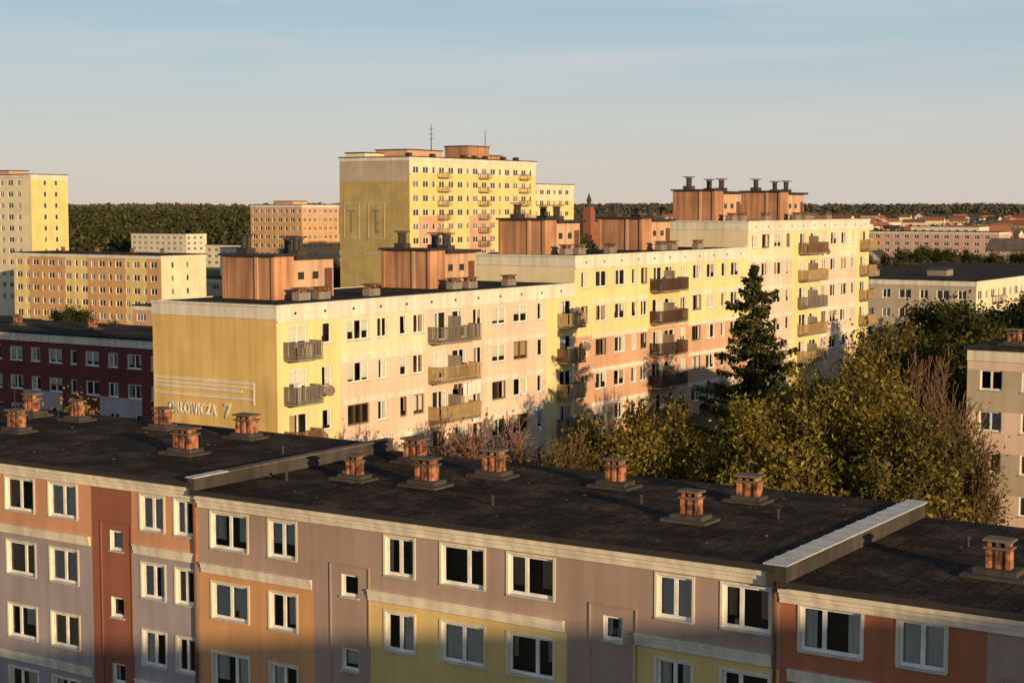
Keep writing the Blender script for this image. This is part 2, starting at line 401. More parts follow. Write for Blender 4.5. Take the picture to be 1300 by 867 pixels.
    for (xa,xb,zt,zf) in ((-46.0,-45.65,16.22,15.55),(-20.95,-20.25,15.78,15.1)):
        B['parapets'].box(xa,Y0-.36,zf-.05,xb,Y1+.35,zt,'darkconcrete')
        n=13; dy=(Y1-Y0+.85)/n
        for i in range(n):
            ya=Y0-.46+dy*i
            B['parapets'].box(xa-.06,ya+.012,zt+.003+.004*(i%2),xb+.06,ya+dy-.012,zt+.05+.004*(i%2),'metal' if xa>-30 or i<2 else 'capslab')
            if xa>-30: B['parapets'].box(xa-.085,ya+dy-.03,zt+.06,xb+.085,ya+dy+.0,zt+.075,'metal')
    C=B['chimneys']
    for (x,y,zr) in ((-51.5,52.2,16),(-41.9,52.2,15.72),(-38.6,52.6,15.72),(-26.2,51.9,15.72),(-14.9,51.2,15.25),(-63.6,52.8,16),
                     (-37.6,56.0,15.72),(-32.1,56.6,15.72),(-26.2,56.6,15.72),(-42.6,57.2,15.72),(-52.6,57.4,16),(-58.5,57.6,16),(-64.3,57.4,16),(-67.8,57.4,16),(-8,52,15.25),(-6,56.8,15.25)):
        chimney(C,x+random.uniform(-.1,.1),y,zr,random.uniform(.93,1.12),random.choice([.72,.85,.95]))
    V=B['roof_vents']
    for (x,y,zr) in ((-34.0,50.6,15.72),(-29.4,53.9,15.72),(-23.8,54.0,15.72),(-47.9,54.5,16),(-55.0,53.5,16),(-17.2,55.2,15.25),(-44.2,50.5,15.72)):
        V.cyl((x,y,zr-.02),(x,y,zr+.3),.06,.06,'darkmetal'); V.cyl((x,y,zr+.3),(x,y,zr+.36),.10,.08,'darkmetal')
    Q=B['roof_patches']
    for (x,y,zr,w,l) in ((-43.5,49.0,15.72,2.6,1.0),(-36.5,54.2,15.72,1.0,3.6),(-24.0,49.6,15.72,1.0,3.0),(-50.0,55.2,16,1,3.2),(-57,50.0,16,3.4,1),(-17.4,50.2,15.25,1.0,3.4)):
        Q.box(x,y,zr+.004,x+w,y+l,zr+.015,'roof2')
    for i in range(90):
        x=random.uniform(-75,-12); y=random.uniform(47.6,58.8); zr=16 if x<-46.2 else (15.72 if x<-21 else 15.25)
        w=random.uniform(.04,.12); Q.box(x,y,zr+.001,x+w,y+w*.6,zr+w*.3,random.choice(['capslab','capslab','darkconcrete','brick']))
    A=B['antennas']
    for (x,y,zr) in ((-64.9,56.6,16),(-66.8,55.4,16)):
        h=2.0; A.cyl((x,y,zr),(x,y,zr+h),.025,.02,'darkmetal',6); A.cyl((x-.35,y,zr+h-.1),(x+.35,y,zr+h-.1),.012,.012,'darkmetal',5)
        for k in range(5): A.cyl((x-.3+.14*k,y-.22,zr+h-.1),(x-.3+.14*k,y+.22,zr+h-.1),.01,.01,'darkmetal',4)
    B.done()
front_building()

# ------------------------------------------------------------------ stepped block with balconies
def balcony(B,plane,y0,y1,zfloor,key,depth=1.15,slat=.15):
    x0=plane+.003; x1=plane+depth
    B['balconies'].box(x0,y0,zfloor-.14,x1,y1,zfloor,'concrete')
    zt=zfloor+1.05
    for z in (zfloor+.1,zt-.06):
        B['balconies'].box(x1-.05,y0,z,x1-.01,y1,z+.06,key)
        B['balconies'].box(x0,y0+.01,z,x1-.053,y0+.05,z+.06,key); B['balconies'].box(x0,y1-.05,z,x1-.053,y1-.01,z+.06,key)
    gap=random.choice([.10,.065,.08]) if slat<.2 else .1
    n=int((y1-y0)/slat)
    for i in range(n+1):
        y=y0+(y1-y0-.1)*i/n; B['balconies'].box(x1-.009,y,zfloor+.04,x1+.012,y+gap,zt,key)
    n=int(depth/slat)
    for i in range(n):
        x=x0+.02+(depth-.15)*i/n; B['balconies'].box(x,y0-.012,zfloor+.04,x+.1,y0+.009,zt,key); B['balconies'].box(x,y1-.009,zfloor+.04,x+.1,y1+.012,zt,key)
    if y1-y0>4:
        ym=(y0+y1)/2; B['balconies'].box(x0,ym-.03,zfloor,x1-.06,ym+.03,zfloor+1.7,'concrete')
    if slat<.2 and random.random()<.6:
        for k in range(random.randint(1,3)):
            y=random.uniform(y0+.2,y1-.7); B['balcony_clutter'].box(x0+.5,y,zfloor+.003,x0+.9,y+random.uniform(.2,.5),zfloor+random.uniform(.6,1.5),random.choice(['curtain','blind','framebrown','concrete','brickred']))

def dish(B,x,y,z,r=.38):
    mb=B['satellite_dishes']; k=mb.mi('railgrey'); c=Vector((x,y,z)); d=Vector((.75,-.6,.35)).normalized()
    u=d.cross(Vector((0,0,1))).normalized(); w=d.cross(u)
    i=len(mb.v); n=12
    mb.v.append(tuple(c-d*.1))
    for rr,off in ((r*.6,-.06),(r,0)):
        for j in range(n):
            q=c+d*off+(u*math.cos(2*math.pi*j/n)+w*math.sin(2*math.pi*j/n))*rr; mb.v.append(tuple(q))
    for j in range(n):
        mb.f.append((i,i+1+j,i+1+(j+1)%n)); mb.m.append(k)
        mb.f.append((i+1+j,i+1+n+j,i+1+n+(j+1)%n,i+1+(j+1)%n)); mb.m.append(k)
    mb.cyl(tuple(c),tuple(c+d*.35),.012,.012,'darkmetal',5); mb.cyl(tuple(c-d*.05),(x-.5,y,z-.1),.025,.025,'darkmetal',5)

def roof_house(B,x0,y0,x1,y1,z,h):
    """stair head with slab roof and ventilation stacks"""
    b=B['roof_houses']
    ym=y0+(y1-y0)*.30
    b.box(x0,y0,z,x1,ym,z+h,'boxorange')
    b.box(x0+.3,ym+.003,z,x1-.25,y1,z+h-.25,'boxpink')
    b.box(x0-.003,y0-.10,z,x0+.25,y0-.003,z+h-.02,'boxorange'); b.box(x1-1.7,y0-.10,z,x1-1.45,y0-.003,z+h-.02,'boxpink'); b.box(x1-.25,y0-.10,z,x1+.003,y0-.003,z+h-.02,'boxorange')
    b.box(x0-.18,y0-.25,z+h+.002,x1+.18,ym+.12,z+h+.16,'darkmetal')
    b.box(x0+.1,ym+.123,z+h-.247,x1+.15,y1+.3,z+h-.02,'darkmetal')
    for k in range(2):
        ya=ym+.7+k*1.5; b.box(x1-.247,ya,z+1.25,x1-.22,ya+.6,z+1.75,'darkglass')
    b.box(x1-.247,y1-.95,z,x1-.21,y1-.15,z+1.95,'framebrown')
    st=B['vent_stacks']
    for (xx,yy,zz) in ((x0+1.3,y0+.85,z+h+.16),(x1-1.0,ym+1.6,z+h-.02),(x0+1.4,y1-1.2,z+h-.02)):
        st.box(xx-.45,yy-.45,zz,xx+.45,yy+.45,zz+.35,'darkconcrete')
        for o in (-.22,.22):
            st.cyl((xx,yy+o,zz+.34),(xx,yy+o,zz+1.05),.18,.18,'darkmetal',8)
            st.cyl((xx,yy+o,zz+1.05),(xx,yy+o,zz+1.16),.26,.24,'darkmetal',8)
        st.box(xx-.4,yy-.55,zz+1.2,xx+.4,yy+.55,zz+1.28,'darkmetal')
    for (xx,yy) in ((x1+1.4,y0+1.0),(x1+1.6,y0+2.8),(x1+1.9,y1+1.5),(x0-.7,y1+1.8)):
        bb=B['vent_blocks']
        bb.box(xx-.3,yy-.6,z,xx+.3,yy+.6,z+.5,'concrete')
        for o in (-.45,-.15,.15,.45): bb.box(xx-.26,yy+o-.04,z+.5,xx+.26,yy+o+.04,z+.75,'brick')
        bb.box(xx-.36,yy-.66,z+.75,xx+.36,yy+.66,z+.83,'capslab')

def stepped_building():
    B=Bld('apartment_block')
    X1=-67.0; X0=-77.7; ZB=-1
    def rows(zr): return [zr-1.33-2.8*r for r in range(5)]
    S=[dict(y0=75.8,y1=111.6,zr=20.93,
            w=[(80.1,81.1),(82.7,85.0),(85.9,87.0),(88.4,89.2),(89.9,91.2),(97.2,98.4),(99.7,101.6),(102.6,104.6),(106.0,106.8)],
            doors=[(76.9,78.7),(92.0,93.9),(94.6,96.4),(109.3,111.1)], bal=[(76.4,78.9,'wood'),(91.6,96.6,'railgrey'),(108.9,111.45,'railbeige')],
            cells=[(75.8,82.0,'paleyellow','paleyellow'),(82.0,91.4,'palecream','pinkish'),(91.4,96.8,'pinkish','pinkish'),(96.8,107.3,'pinkish','pinkish'),(107.3,111.6,'paleyellow','paleyellow')],
            bands=[(82.1,91.3),(96.9,107.2)]),
       dict(y0=111.6,y1=144.0,zr=23.1,
            w=[(112.6,113.7),(114.9,116.8),(118.0,119.9),(121.0,121.9),(122.6,123.8),(130.0,131.1),(132.3,134.2),(135.2,137.0),(138.3,139.2),(140.3,142.2)],
            doors=[(124.7,126.5),(127.0,128.9)], bal=[(124.2,129.3,'wooddark')],
            cells=[(111.6,123.9,'paleyellow','salmon'),(123.9,129.6,'faryellow','salmon'),(129.6,144,'paleyellow','salmon')],
            bands=[(114.2,123.8),(131.5,143.8)]),
       dict(y0=144.0,y1=176.2,zr=25.62,
            w=[(145.0,146.1),(147.2,149.1),(150.2,152.1),(153.2,154.1),(162.6,163.8),(164.9,166.8),(167.9,169.8),(171.0,172.0)],
            doors=[(156.6,158.5),(159.4,161.3),(173.6,175.4)], bal=[(156.2,161.6,'railbeige'),(173.3,175.8,'railbeige')],
            cells=[(144,154.8,'palecream','pinkish'),(154.8,162.1,'paleyellow','paleyellow'),(162.1,172.6,'palecream','pinkish'),(172.6,176.2,'paleyellow','paleyellow')],
            bands=[(144.2,154.7),(162.2,172.5)])]
    for si,s in enumerate(S):
        zr=s['zr']; R=rows(zr); ops=[]
        for (a,b) in s['w']:
            for z in R: ops.append((a,b,z-1.35,z) if random.random()<.85 else (a,b,z-1.35,z,'framebrown'))
        for (a,b) in s['doors']:
            for z in R: ops.append((a,b,z-2.0,z))
        zsplit=zr-(1.0+2.8) if si!=1 else zr-1.0-5.6
        def cfn(u,z,s=s,zs=zsplit):
            for (a,b,c1,c2) in s['cells']:
                if a<=u<=b: return c1 if z>zs else c2
            return 'palecream'
        _,bx=facade(B,'x',X1,1,s['y0'],s['y1'],ZB,zr-.1,ops,cfn,[c[0] for c in s['cells']],[zsplit],sill=True)
        for (a,b) in s['bands']:
            for r in range(1,5):
                zt=zr-1.33-2.8*r+.42
                bx('bands',a,b,-.05,.02,zt-.34,zt-.2,'white'); bx('bands',a,b,-.08,.02,zt-.197,zt,'white')
        for (a,b,key) in s['bal']:
            for ri,z in enumerate(R):
                kk=key
                if random.random()<.3: kk=random.choice(['wood','wooddark','railbeige','railgrey'])
                balcony(B,X1,a,b,z-2.03,kk)
        a=s['y0']+.01; b=s['y1']-.01
        bx('attic',a,b,-.06,.02,zr-.98,zr-.14,'white'); bx('attic',a,b,-.12,.02,zr-1.12,zr-.985,'white'); bx('attic',a,b,-.16,.3,zr-.137,zr,'white')
        y=a+1.6
        while y<b-1:
            bx('attic_vents',y,y+.22,-.063,.0,zr-.66,zr-.50,'room'); y+=2.9
        if si==0:
            _,bs=facade(B,'y',s['y0'],-1,X0,X1,ZB,zr-.1,[],lambda u,z:'endyellow')
        else:
            _,bs=facade(B,'y',s['y0'],-1,X0,X1,S[si-1]['zr']-.5,zr-.1,[],lambda u,z:'palecream')
        bs('attic_end',X0,X1+.062,-.062,.02,zr-.9,zr-.142,'white'); bs('attic_end',X0,X1+.155,-.155,.3,zr-.137,zr-.004,'white')
        plainwalls(B,X0,s['y0'],X1,s['y1'],ZB,zr-.1,'palecream','W'+('N' if si==2 else ''))
        B['roof'].box(X0+.05,s['y0']+.31,zr-.4,X1-.31,s['y1']-.02,zr-.06,'roof2')
        B['attic_end'].box(X0-.1,s['y0']+.31,zr-.5,X0+.04,s['y1']-.02,zr-.01,'white')
        if si==2: B['attic_end'].box(X0+.05,s['y1']-.015,zr-.9,X1-.31,s['y1']+.1,zr-.01,'white')
    for (ya,yb,zr,h) in ((80.8,87.1,20.87,2.85),(98.2,104.4,20.87,2.85),(114.3,120.3,23.04,2.85),(131.0,137.0,23.04,2.85),(145.9,152.3,25.56,3.0),(161.8,168.6,25.56,3.0)):
        roof_house(B,-76.1,ya,-71.5,yb,zr,h)
    for k,(x1,z) in enumerate(((-69.0,15.95),(-69.0,15.68),(-69.9,15.41),(-69.0,14.95))):
        B['wall_relief'].box(-77.6,75.8-.06,z-.08,x1,75.82,z+.06,'white')
    B['wall_relief'].box(-69.0,75.8-.055,14.6,-68.87,75.82,16.0,'white')
    for (y,z) in ((80.0,15.3),(79.3,12.4),(112.3,15.8),(110.9,18.7),(98.0,10.0),(126.4,20.6),(162.3,22.3)): dish(B,X1+.7,y,z)
    for k in range(4): B['laundry'].box(X1+1.2,94.2+k*.55,13.6,X1+1.23,94.65+k*.55,14.5,'curtain')
    e=B.done()
    def text(body,x,z,size,sx=.8):
        cu=bpy.data.curves.new('lettering','FONT'); cu.body=body; cu.size=size; cu.extrude=.04; cu.space_character=1.1; cu.offset=.02
        o=bpy.data.objects.new('lettering',cu); COL.objects.link(o); o.parent=e
        o.location=(x,75.75,z); o.rotation_euler=(math.radians(90),0,0); o.scale=(sx,1,1); o.data.materials.append(M['white'])
    text('OR\u0141OWICZA',-76.3,13.72,.98,.66); text('7',-71.45,13.62,1.35,.9)
stepped_building()

# ------------------------------------------------------------------ generic blocks
def cols(a,b,pitch,ws,margin=1.0):
    out=[]; u=a+margin; i=0
    while True:
        w=ws[i%len(ws)]
        if u+w>b-margin*.6: break
        out.append((u,u+w)); u+=w+pitch; i+=1
    return out

def block(name,x0,y0,x1,y1,zr,zb,sc,ec,scol,ecol,nrow=5,storey=2.8,top=1.4,wh=1.35,attic=True,mode='flat',roofhouses=(),southwin=True,atticcol='white',balc=None,lightp=.25,fine=False):
    B=Bld(name)
    R=[zr-top-storey*r for r in range(nrow)]
    ops=[(a,b,z-wh,z) for (a,b) in sc for z in R] if southwin else []
    _,bs=facade(B,'y',y0,-1,x0,x1,zb,zr-.05,ops,scol,[],R,mode=mode,fw=.09,sill=fine,lightp=lightp)
    ops=[(a,b,z-wh,z) for (a,b) in ec for z in R]
    _,be=facade(B,'x',x1,1,y0,y1,zb,zr-.05,ops,ecol,[],R,mode=mode,fw=.09,sill=fine,lightp=lightp)
    plainwalls(B,x0,y0,x1,y1,zb,zr-.05,scol(x0+.1,zr-3),'NW')
    if attic:
        bs('attic',x0,x1+.11,-.11,.02,zr-.8,zr-.05,atticcol); be('attic',y0+.003,y1,-.11,.02,zr-.8,zr-.052,atticcol)
    B['roof'].box(x0-.2,y0-.25,zr-.048,x1+.25,y1+.2,zr+.12,'roof2')
    if balc:
        for (a,b) in balc:
            for z in R: balcony(B,x1,a,b,z-wh-.65,random.choice(['wood','railbeige','railgrey','wooddark']),slat=.4)
    for (a,b,c,d,h,key) in roofhouses:
        B['roof_houses'].box(a,b,zr+.1,c,d,zr+h,key); B['roof_houses'].box(a-.2,b-.2,zr+h+.002,c+.2,d+.2,zr+h+.2,'darkmetal')
    return B

def c_mar(u,z):
    if u>-93.2: return 'lilac'
    k=(u+132)%11
    if z<9.6 and k>5.5: return 'lilac'
    return 'maroon'
B=block('apartment_block',-140,106,-90,117.5,14.8,-1,cols(-140,-90,1.25,[1.8,1.3,1.8,.8]),cols(106,117.5,3,[1.4]),c_mar,lambda u,z:'lilac',mode='deep',fine=True,atticcol='bandwhite')
for x in (-133,-122,-112,-101): chimney(B['chimneys'],x,111,14.92,1.0)
B.done()

def c_tall(u,z):
    if z>33.0: return 'palecream'
    return 'faryellow' if (int((u-250)/9)%2==0 or z>25) else 'salmon'
B=block('shadow_caster_tower',-209.6,256.7,-192,303,36.8,-2,[],cols(256.7,303,1.35,[1.9,1.9,.9,1.9],1.2),lambda u,z:'shadedyellow' if z<33 else 'beige',c_tall,nrow=11,top=1.9,
        roofhouses=[(-206,264,-198,276,1.6,'salmon'),(-203,284,-197,292,2.9,'boxorange'),(-209,258,-204,266,.9,'palecream'),(-207,292.5,-199,300,1.2,'boxorange')],balc=[(266,269.5),(280.5,284),(296,299.5)])
bm=B['antennas']
bm.cyl((-200,275,37),(-200,275,44),.12,.06,'darkmetal',6); bm.cyl((-198,292,40),(-198,292,43.5),.08,.05,'darkmetal',6)
for z in (41,42,43): bm.cyl((-200.7,275,z),(-199.3,275,z),.04,.04,'darkmetal',4)
for y in (260,268,279,283,287,294,299):
    B['vent_stacks'].box(-195.5,y,36.9,-194.5,y+1,37.7,'darkconcrete')
for (xa,xb) in ((-208.6,-204.6),(-202.4,-198.2)):
    for (a,b,c,d) in ((xa,xb,27.6,27.8),(xa,xb,20.6,20.8),(xa,xa+.2,20.8,27.6),(xb-.2,xb,20.8,27.6)): B['emblem'].box(a,256.62,c,b,256.72,d,'beige')
    xm=(xa+xb)/2; B['emblem'].box(xm-.2,256.62,21.8,xm+.2,256.69,26.0,'concrete'); B['emblem'].box(xm-.9,256.62,26.0,xm+.9,256.69,26.4,'concrete')
    if xa>-204: B['emblem'].box(xm+.2,256.62,23.6,xm+.9,256.69,24.0,'concrete'); B['emblem'].box(xm+.2,256.62,21.8,xm+.9,256.69,22.2,'concrete')
B['emblem'].box(-204,256.6,17.6,-194,256.72,17.9,'beige')
B.done()
B=block('shadow_caster_tower',-243,350,-225,374,32.8,-2,[],cols(350,374,1.4,[1.9,1.2,1.9],1.2),lambda u,z:'shadedyellow',lambda u,z:'palecream' if z>29 else 'faryellow',nrow=10,roofhouses=[(-238,356,-231,364,1.2,'boxorange')]); B.done()
B=block('shadow_caster_tower',-346,270,-317.6,281.6,34.9,-2,cols(-346,-317.6,1.6,[1.9,1.2],1),cols(270,281.6,2.6,[.9],4),lambda u,z:'palecream',lambda u,z:'faryellow' if z<33 else 'palecream',nrow=11,roofhouses=[(-336,273,-329,279,1.0,'salmon')]); B.done()
def c_or(u,z): return 'farorange' if int((u+300)/6)%3!=1 else 'faryellow'
B=block('apartment_block',-293.7,244.3,-247.6,257.6,16.8,-2,cols(-293.7,-247.6,1.25,[1.8,1.1,1.8,.8]),cols(244.3,257.6,3.6,[.8],3),c_or,lambda u,z:'palecream' if z>5 else 'faryellow',lightp=.4)
for x in (-285,-274,-263,-254): chimney(B['chimneys'],x,251,16.9,1.0)
B.done()
B=block('apartment_block',-366,402,-344,421,27.6,-2,cols(-366,-344,1.3,[1.8,1.0],1),cols(402,421,1.2,[1.4,1.4],1),lambda u,z:'farorange' if z<24 else 'salmon',lambda u,z:'farorange' if z<24 else 'salmon',nrow=8,roofhouses=[(-360,407,-352,414,1.1,'salmon')]); B.done()
B=block('apartment_block',-100,228.5,-70.9,300,16.5,-2,cols(-100,-70.9,1.3,[1.8,1.2]),cols(228.5,300,1.4,[2.0,1.3,2.0,.9]),lambda u,z:'beige',lambda u,z:'palecream' if z>8 else 'pinkish',roofhouses=[(-92,232,-88,236,1.0,'concrete'),(-82,240,-79,243,1.0,'concrete')],balc=[(236,239),(250,253),(264,267)]); B.done()
B=block('apartment_block',-34.3,109,-4,121,17.4,-1,cols(-34.3,-4,1.3,[1.5,1.9,1.0,1.9],.9),cols(109,121,3,[1.4]),lambda u,z:'beige' if int((z+1)/2.8)%2 else 'pinkish',lambda u,z:'beige',mode='deep',fine=True,atticcol='bandwhite',roofhouses=[(-31,113,-24,118,1.0,'concrete')])
for x in (-32,-20,-10): chimney(B['chimneys'],x,112,17.52,1)
B.done()
for (x0,y0,x1,y1,zr,c) in ((-430,455,-360,470,11.5,'white'),(-352,440,-300,452,10.5,'beige'),(-420,560,-350,575,15,'pinkwall'),(-215,205,-196,214,9.5,'salmon'),(-255,178,-222,190,7.5,'concrete'),(-560,640,-490,655,13,'beige'),(-300,300,-262,312,9,'beige'),(-500,520,-455,532,10.5,'palecream'),(-640,610,-600,625,13,'cream')):
    B=block('low_building',x0,y0,x1,y1,zr,-2,cols(x0,x1,2.0,[2.2]),cols(y0,y1,2.5,[2.0]),lambda u,z,c=c:c,lambda u,z,c=c:c,nrow=3,wh=1.4); B.done()
for (x0,y0,x1,y1,zr,c) in ((-250,640,-190,655,17.0,'pinkwall'),(-268,760,-235,775,17.5,'palecream'),(-335,800,-308,815,18,'cream'),(-150,560,-125,630,12.0,'beige'),(-380,900,-355,915,20,'paleyellow'),(-240,980,-205,1000,20,'palecream')):
    B=block('apartment_block',x0,y0,x1,y1,zr,-2,cols(x0,x1,2.2,[1.9]),cols(y0,y1,2.5,[1.8]),lambda u,z,c=c:c,lambda u,z,c=c:c,nrow=4); B.done()
# ten-storey tower added out of view south-east to shade the front block
B=block('shadow_caster_tower',70,-20,84,10,29.6,-2,cols(70,84,1.4,[1.9]),cols(-20,10,1.4,[1.9,1.2]),lambda u,z:'palecream',lambda u,z:'faryellow',nrow=10); B.done()

def gabled(x,y,z,w,l,h,rot,wall,roof):
    mb=MB(); rh=w*.36
    c,s=math.cos(rot),math.sin(rot)
    def T(a,b,e): return (x+a*c-b*s,y+a*s+b*c,z+e)
    q=mb.quad
    q(T(-w/2,-l/2,-3),T(w/2,-l/2,-3),T(w/2,-l/2,h),T(-w/2,-l/2,h),wall); q(T(-w/2,l/2,-3),T(w/2,l/2,-3),T(w/2,l/2,h),T(-w/2,l/2,h),wall)
    q(T(-w/2,-l/2,-3),T(-w/2,l/2,-3),T(-w/2,l/2,h),T(-w/2,-l/2,h),wall); q(T(w/2,-l/2,-3),T(w/2,l/2,-3),T(w/2,l/2,h),T(w/2,-l/2,h),wall)
    for sy in (-1,1):
        i=len(mb.v); mb.v += [T(-w/2,sy*l/2,h),T(w/2,sy*l/2,h),T(0,sy*l/2,h+rh)]; mb.f.append((i,i+1,i+2)); mb.m.append(mb.mi(wall))
    e=.4
    q(T(-w/2-e,-l/2-e,h-e*.72+.05),T(0,-l/2-e,h+rh+.05),T(0,l/2+e,h+rh+.05),T(-w/2-e,l/2+e,h-e*.72+.05),roof)
    q(T(w/2+e,-l/2-e,h-e*.72+.05),T(0,-l/2-e,h+rh+.05),T(0,l/2+e,h+rh+.05),T(w/2+e,l/2+e,h-e*.72+.05),roof)
    for k in range(int(l/3)):
        b=-l/2+1.5+k*3
        for zz in ([1.2,4.0,6.8] if h>8.5 else ([1.2,4.0] if h>5.5 else [1.2])):
            for sx in (-1,1): q(T(sx*(w/2+.02),b,zz),T(sx*(w/2+.02),b+1.1,zz),T(sx*(w/2+.02),b+1.1,zz+1.3),T(sx*(w/2+.02),b,zz+1.3),'darkglass')
    for b in (-w/4-.5,w/4-.5):
        q(T(b,-l/2-.02,1.2),T(b+1.1,-l/2-.02,1.2),T(b+1.1,-l/2-.02,2.5),T(b,-l/2-.02,2.5),'darkglass')
    mb.box(x-.4,y-.4,z+h+rh*.5,x+.4,y+.4,z+h+rh+1,'brick')
    mb.obj('gabled_house')
for i in range(190):
    y=600+1700*random.random()**1.1; t=random.uniform(.22,.56); x=-y*t
    z=float(Hh(x,y)); big=random.random()<.5 or y>1300
    gabled(x,y,z,random.uniform(9,13),random.uniform(14,30 if big else 18),random.uniform(7.5,12) if big else random.uniform(4.5,7.5),random.choice([0,.3,1.5,1.9,2.6])+random.uniform(-.2,.2),random.choice(['palecream','pinkwall','cream','paleyellow','white','pinkish']),random.choice(['redtile','redtile','capslab','darkconcrete']))
mb=MB(); cx,cy=-530,900
mb.box(cx-2.8,cy-2.8,0,cx+2.8,cy+2.8,25,'redbrown'); mb.box(cx-2.2,cy-2.2,25,cx+2.2,cy+2.2,27,'redbrown')
mb.cyl((cx,cy,27),(cx,cy,29),2.9,2.6,'darkconcrete',12); mb.cyl((cx,cy,29),(cx,cy,31.5),1.0,1.8,'darkconcrete',12); mb.cyl((cx,cy,31.5),(cx,cy,36),1.4,.1,'darkconcrete',12)
mb.box(cx-9,cy+2.81,0,cx+9,cy+40,17,'boxorange')
mb.obj('church')

# ------------------------------------------------------------------ vegetation
def arr_mesh(name,V,Q,mats,idx):
    me=bpy.data.meshes.new(name)
    me.vertices.add(len(V)); me.vertices.foreach_set('co',V.astype(np.float32).ravel())
    me.loops.add(len(Q)*4); me.loops.foreach_set('vertex_index',Q.astype(np.int32).ravel())
    me.polygons.add(len(Q)); me.polygons.foreach_set('loop_start',np.arange(0,len(Q)*4,4,dtype=np.int32))
    me.polygons.foreach_set('material_index',idx.astype(np.int32))
    for k in mats: me.materials.append(M[k])
    me.update(calc_edges=True)
    return me
def leafquads(C,size,rng):
    n=len(C)
    a=rng.normal(size=(n,3)); a/=np.linalg.norm(a,axis=1)[:,None]
    b=rng.normal(size=(n,3)); b-= (a*b).sum(1)[:,None]*a; b/=np.linalg.norm(b,axis=1)[:,None]
    s=(size*rng.uniform(.6,1.3,n))[:,None]
    V=np.stack([C-a*s,C-b*s*.55,C+a*s,C+b*s*.55],axis=1).reshape(-1,3)
    return V,np.arange(n*4).reshape(-1,4)
def tubes(segs,n=5):
    p=np.array([s[0] for s in segs]); q=np.array([s[1] for s in segs]); r0=np.array([s[2] for s in segs]); r1=np.array([s[3] for s in segs])
    d=q-p; d/=np.maximum(np.linalg.norm(d,axis=1),1e-6)[:,None]
    t=np.where((np.abs(d[:,0])<.8)[:,None],np.array([1,0,0.]),np.array([0,1.,0]))
    u=np.cross(d,t); u/=np.linalg.norm(u,axis=1)[:,None]; w=np.cross(d,u)
    an=np.arange(n)*2*math.pi/n
    ring=np.cos(an)[None,:,None]*u[:,None,:]+np.sin(an)[None,:,None]*w[:,None,:]
    V=np.concatenate([p[:,None,:]+ring*r0[:,None,None],q[:,None,:]+ring*r1[:,None,None]],axis=1).reshape(-1,3)
    k=np.arange(n); base=(np.arange(len(segs))*2*n)[:,None,None]
    Q=(np.stack([k,(k+1)%n,n+(k+1)%n,n+k],1)[None]+base).reshape(-1,4)
    return V,Q

def make_tree(seed,height,radius,leaves,leafsize,leafkey,bark='bark',levels=4,crown0=.3,spread=.55,clump=.5,keepf=.8,rmin=.016):
    rng=np.random.default_rng(seed); segs=[]; tips=[]
    def grow(p,d,l,r,lev):
        q=p
        for i in range(3):
            d2=d+rng.normal(size=3)*.13; d2[2]+=.05; d2/=math.sqrt(d2@d2)
            q2=q+d2*l/3
            segs.append((q,q2,r*(1-.12*i),r*(1-.12*(i+1))))
            if lev>=levels-1: tips.append(q2)
            q=q2; d=d2
            if lev<levels and (i>0 or lev>0):
                for _ in range(2):
                    a=rng.normal(size=3); a-=a.dot(d)*d; a/=math.sqrt(a@a)
                    nd=d*(1-spread)+a*spread*rng.uniform(.8,1.3); nd[2]+=.12; nd/=math.sqrt(nd@nd)
                    grow(q,nd,l*rng.uniform(.5,.72),r*.5,lev+1)
        if lev<levels: grow(q,d,l*.62,r*.62,lev+1)
    grow(np.zeros(3),np.array([0,0,1.]),1.0,.022,0)
    P=np.array([s[1] for s in segs]); top=P[:,2].max(); rad=np.percentile(np.hypot(P[:,0],P[:,1]),95)
    sc=np.array([radius/rad,radius/rad,height/top])
    segs=[(a*sc,b*sc,max(rmin,r0*height),max(rmin*.8,r1*height)) for a,b,r0,r1 in segs]
    V1,Q1=tubes(segs,4); idx=[np.zeros(len(Q1))]
    V=V1;Q=Q1
    if leaves:
        T=np.array(tips)*sc; T=T[T[:,2]>height*crown0]
        cen=T[rng.integers(0,len(T),14)]
        dist=np.min(np.linalg.norm(T[:,None]-cen[None,:5],axis=2),axis=1)
        T=T[(rng.random(len(T))<keepf)&(dist>radius*.16)]
        C=T[rng.integers(0,len(T),leaves)]+rng.normal(size=(leaves,3))*clump
        V2,Q2=leafquads(C,leafsize,rng)
        Q=np.concatenate([Q1,Q2+len(V1)]); V=np.concatenate([V1,V2]); idx.append(np.ones(len(Q2)))
    return arr_mesh('tree_mesh',V,Q,[bark,leafkey or 'leafB'],np.concatenate(idx))

def place(name,me,x,y,sc=1,rot=None):
    o=bpy.data.objects.new(name,me); COL.objects.link(o)
    o.location=(x,y,float(Hh(x,y))-.1); o.rotation_euler=(0,0,random.uniform(0,6.28) if rot is None else rot)
    o.scale=(sc,sc,sc) if not isinstance(sc,tuple) else sc
    return o
def tree(name,x,y,top,radius,n,size,leaf,seed,**k):
    h=top-float(Hh(x,y))
    place(name,make_tree(seed,h,radius,n,size,leaf,**k),x,y)

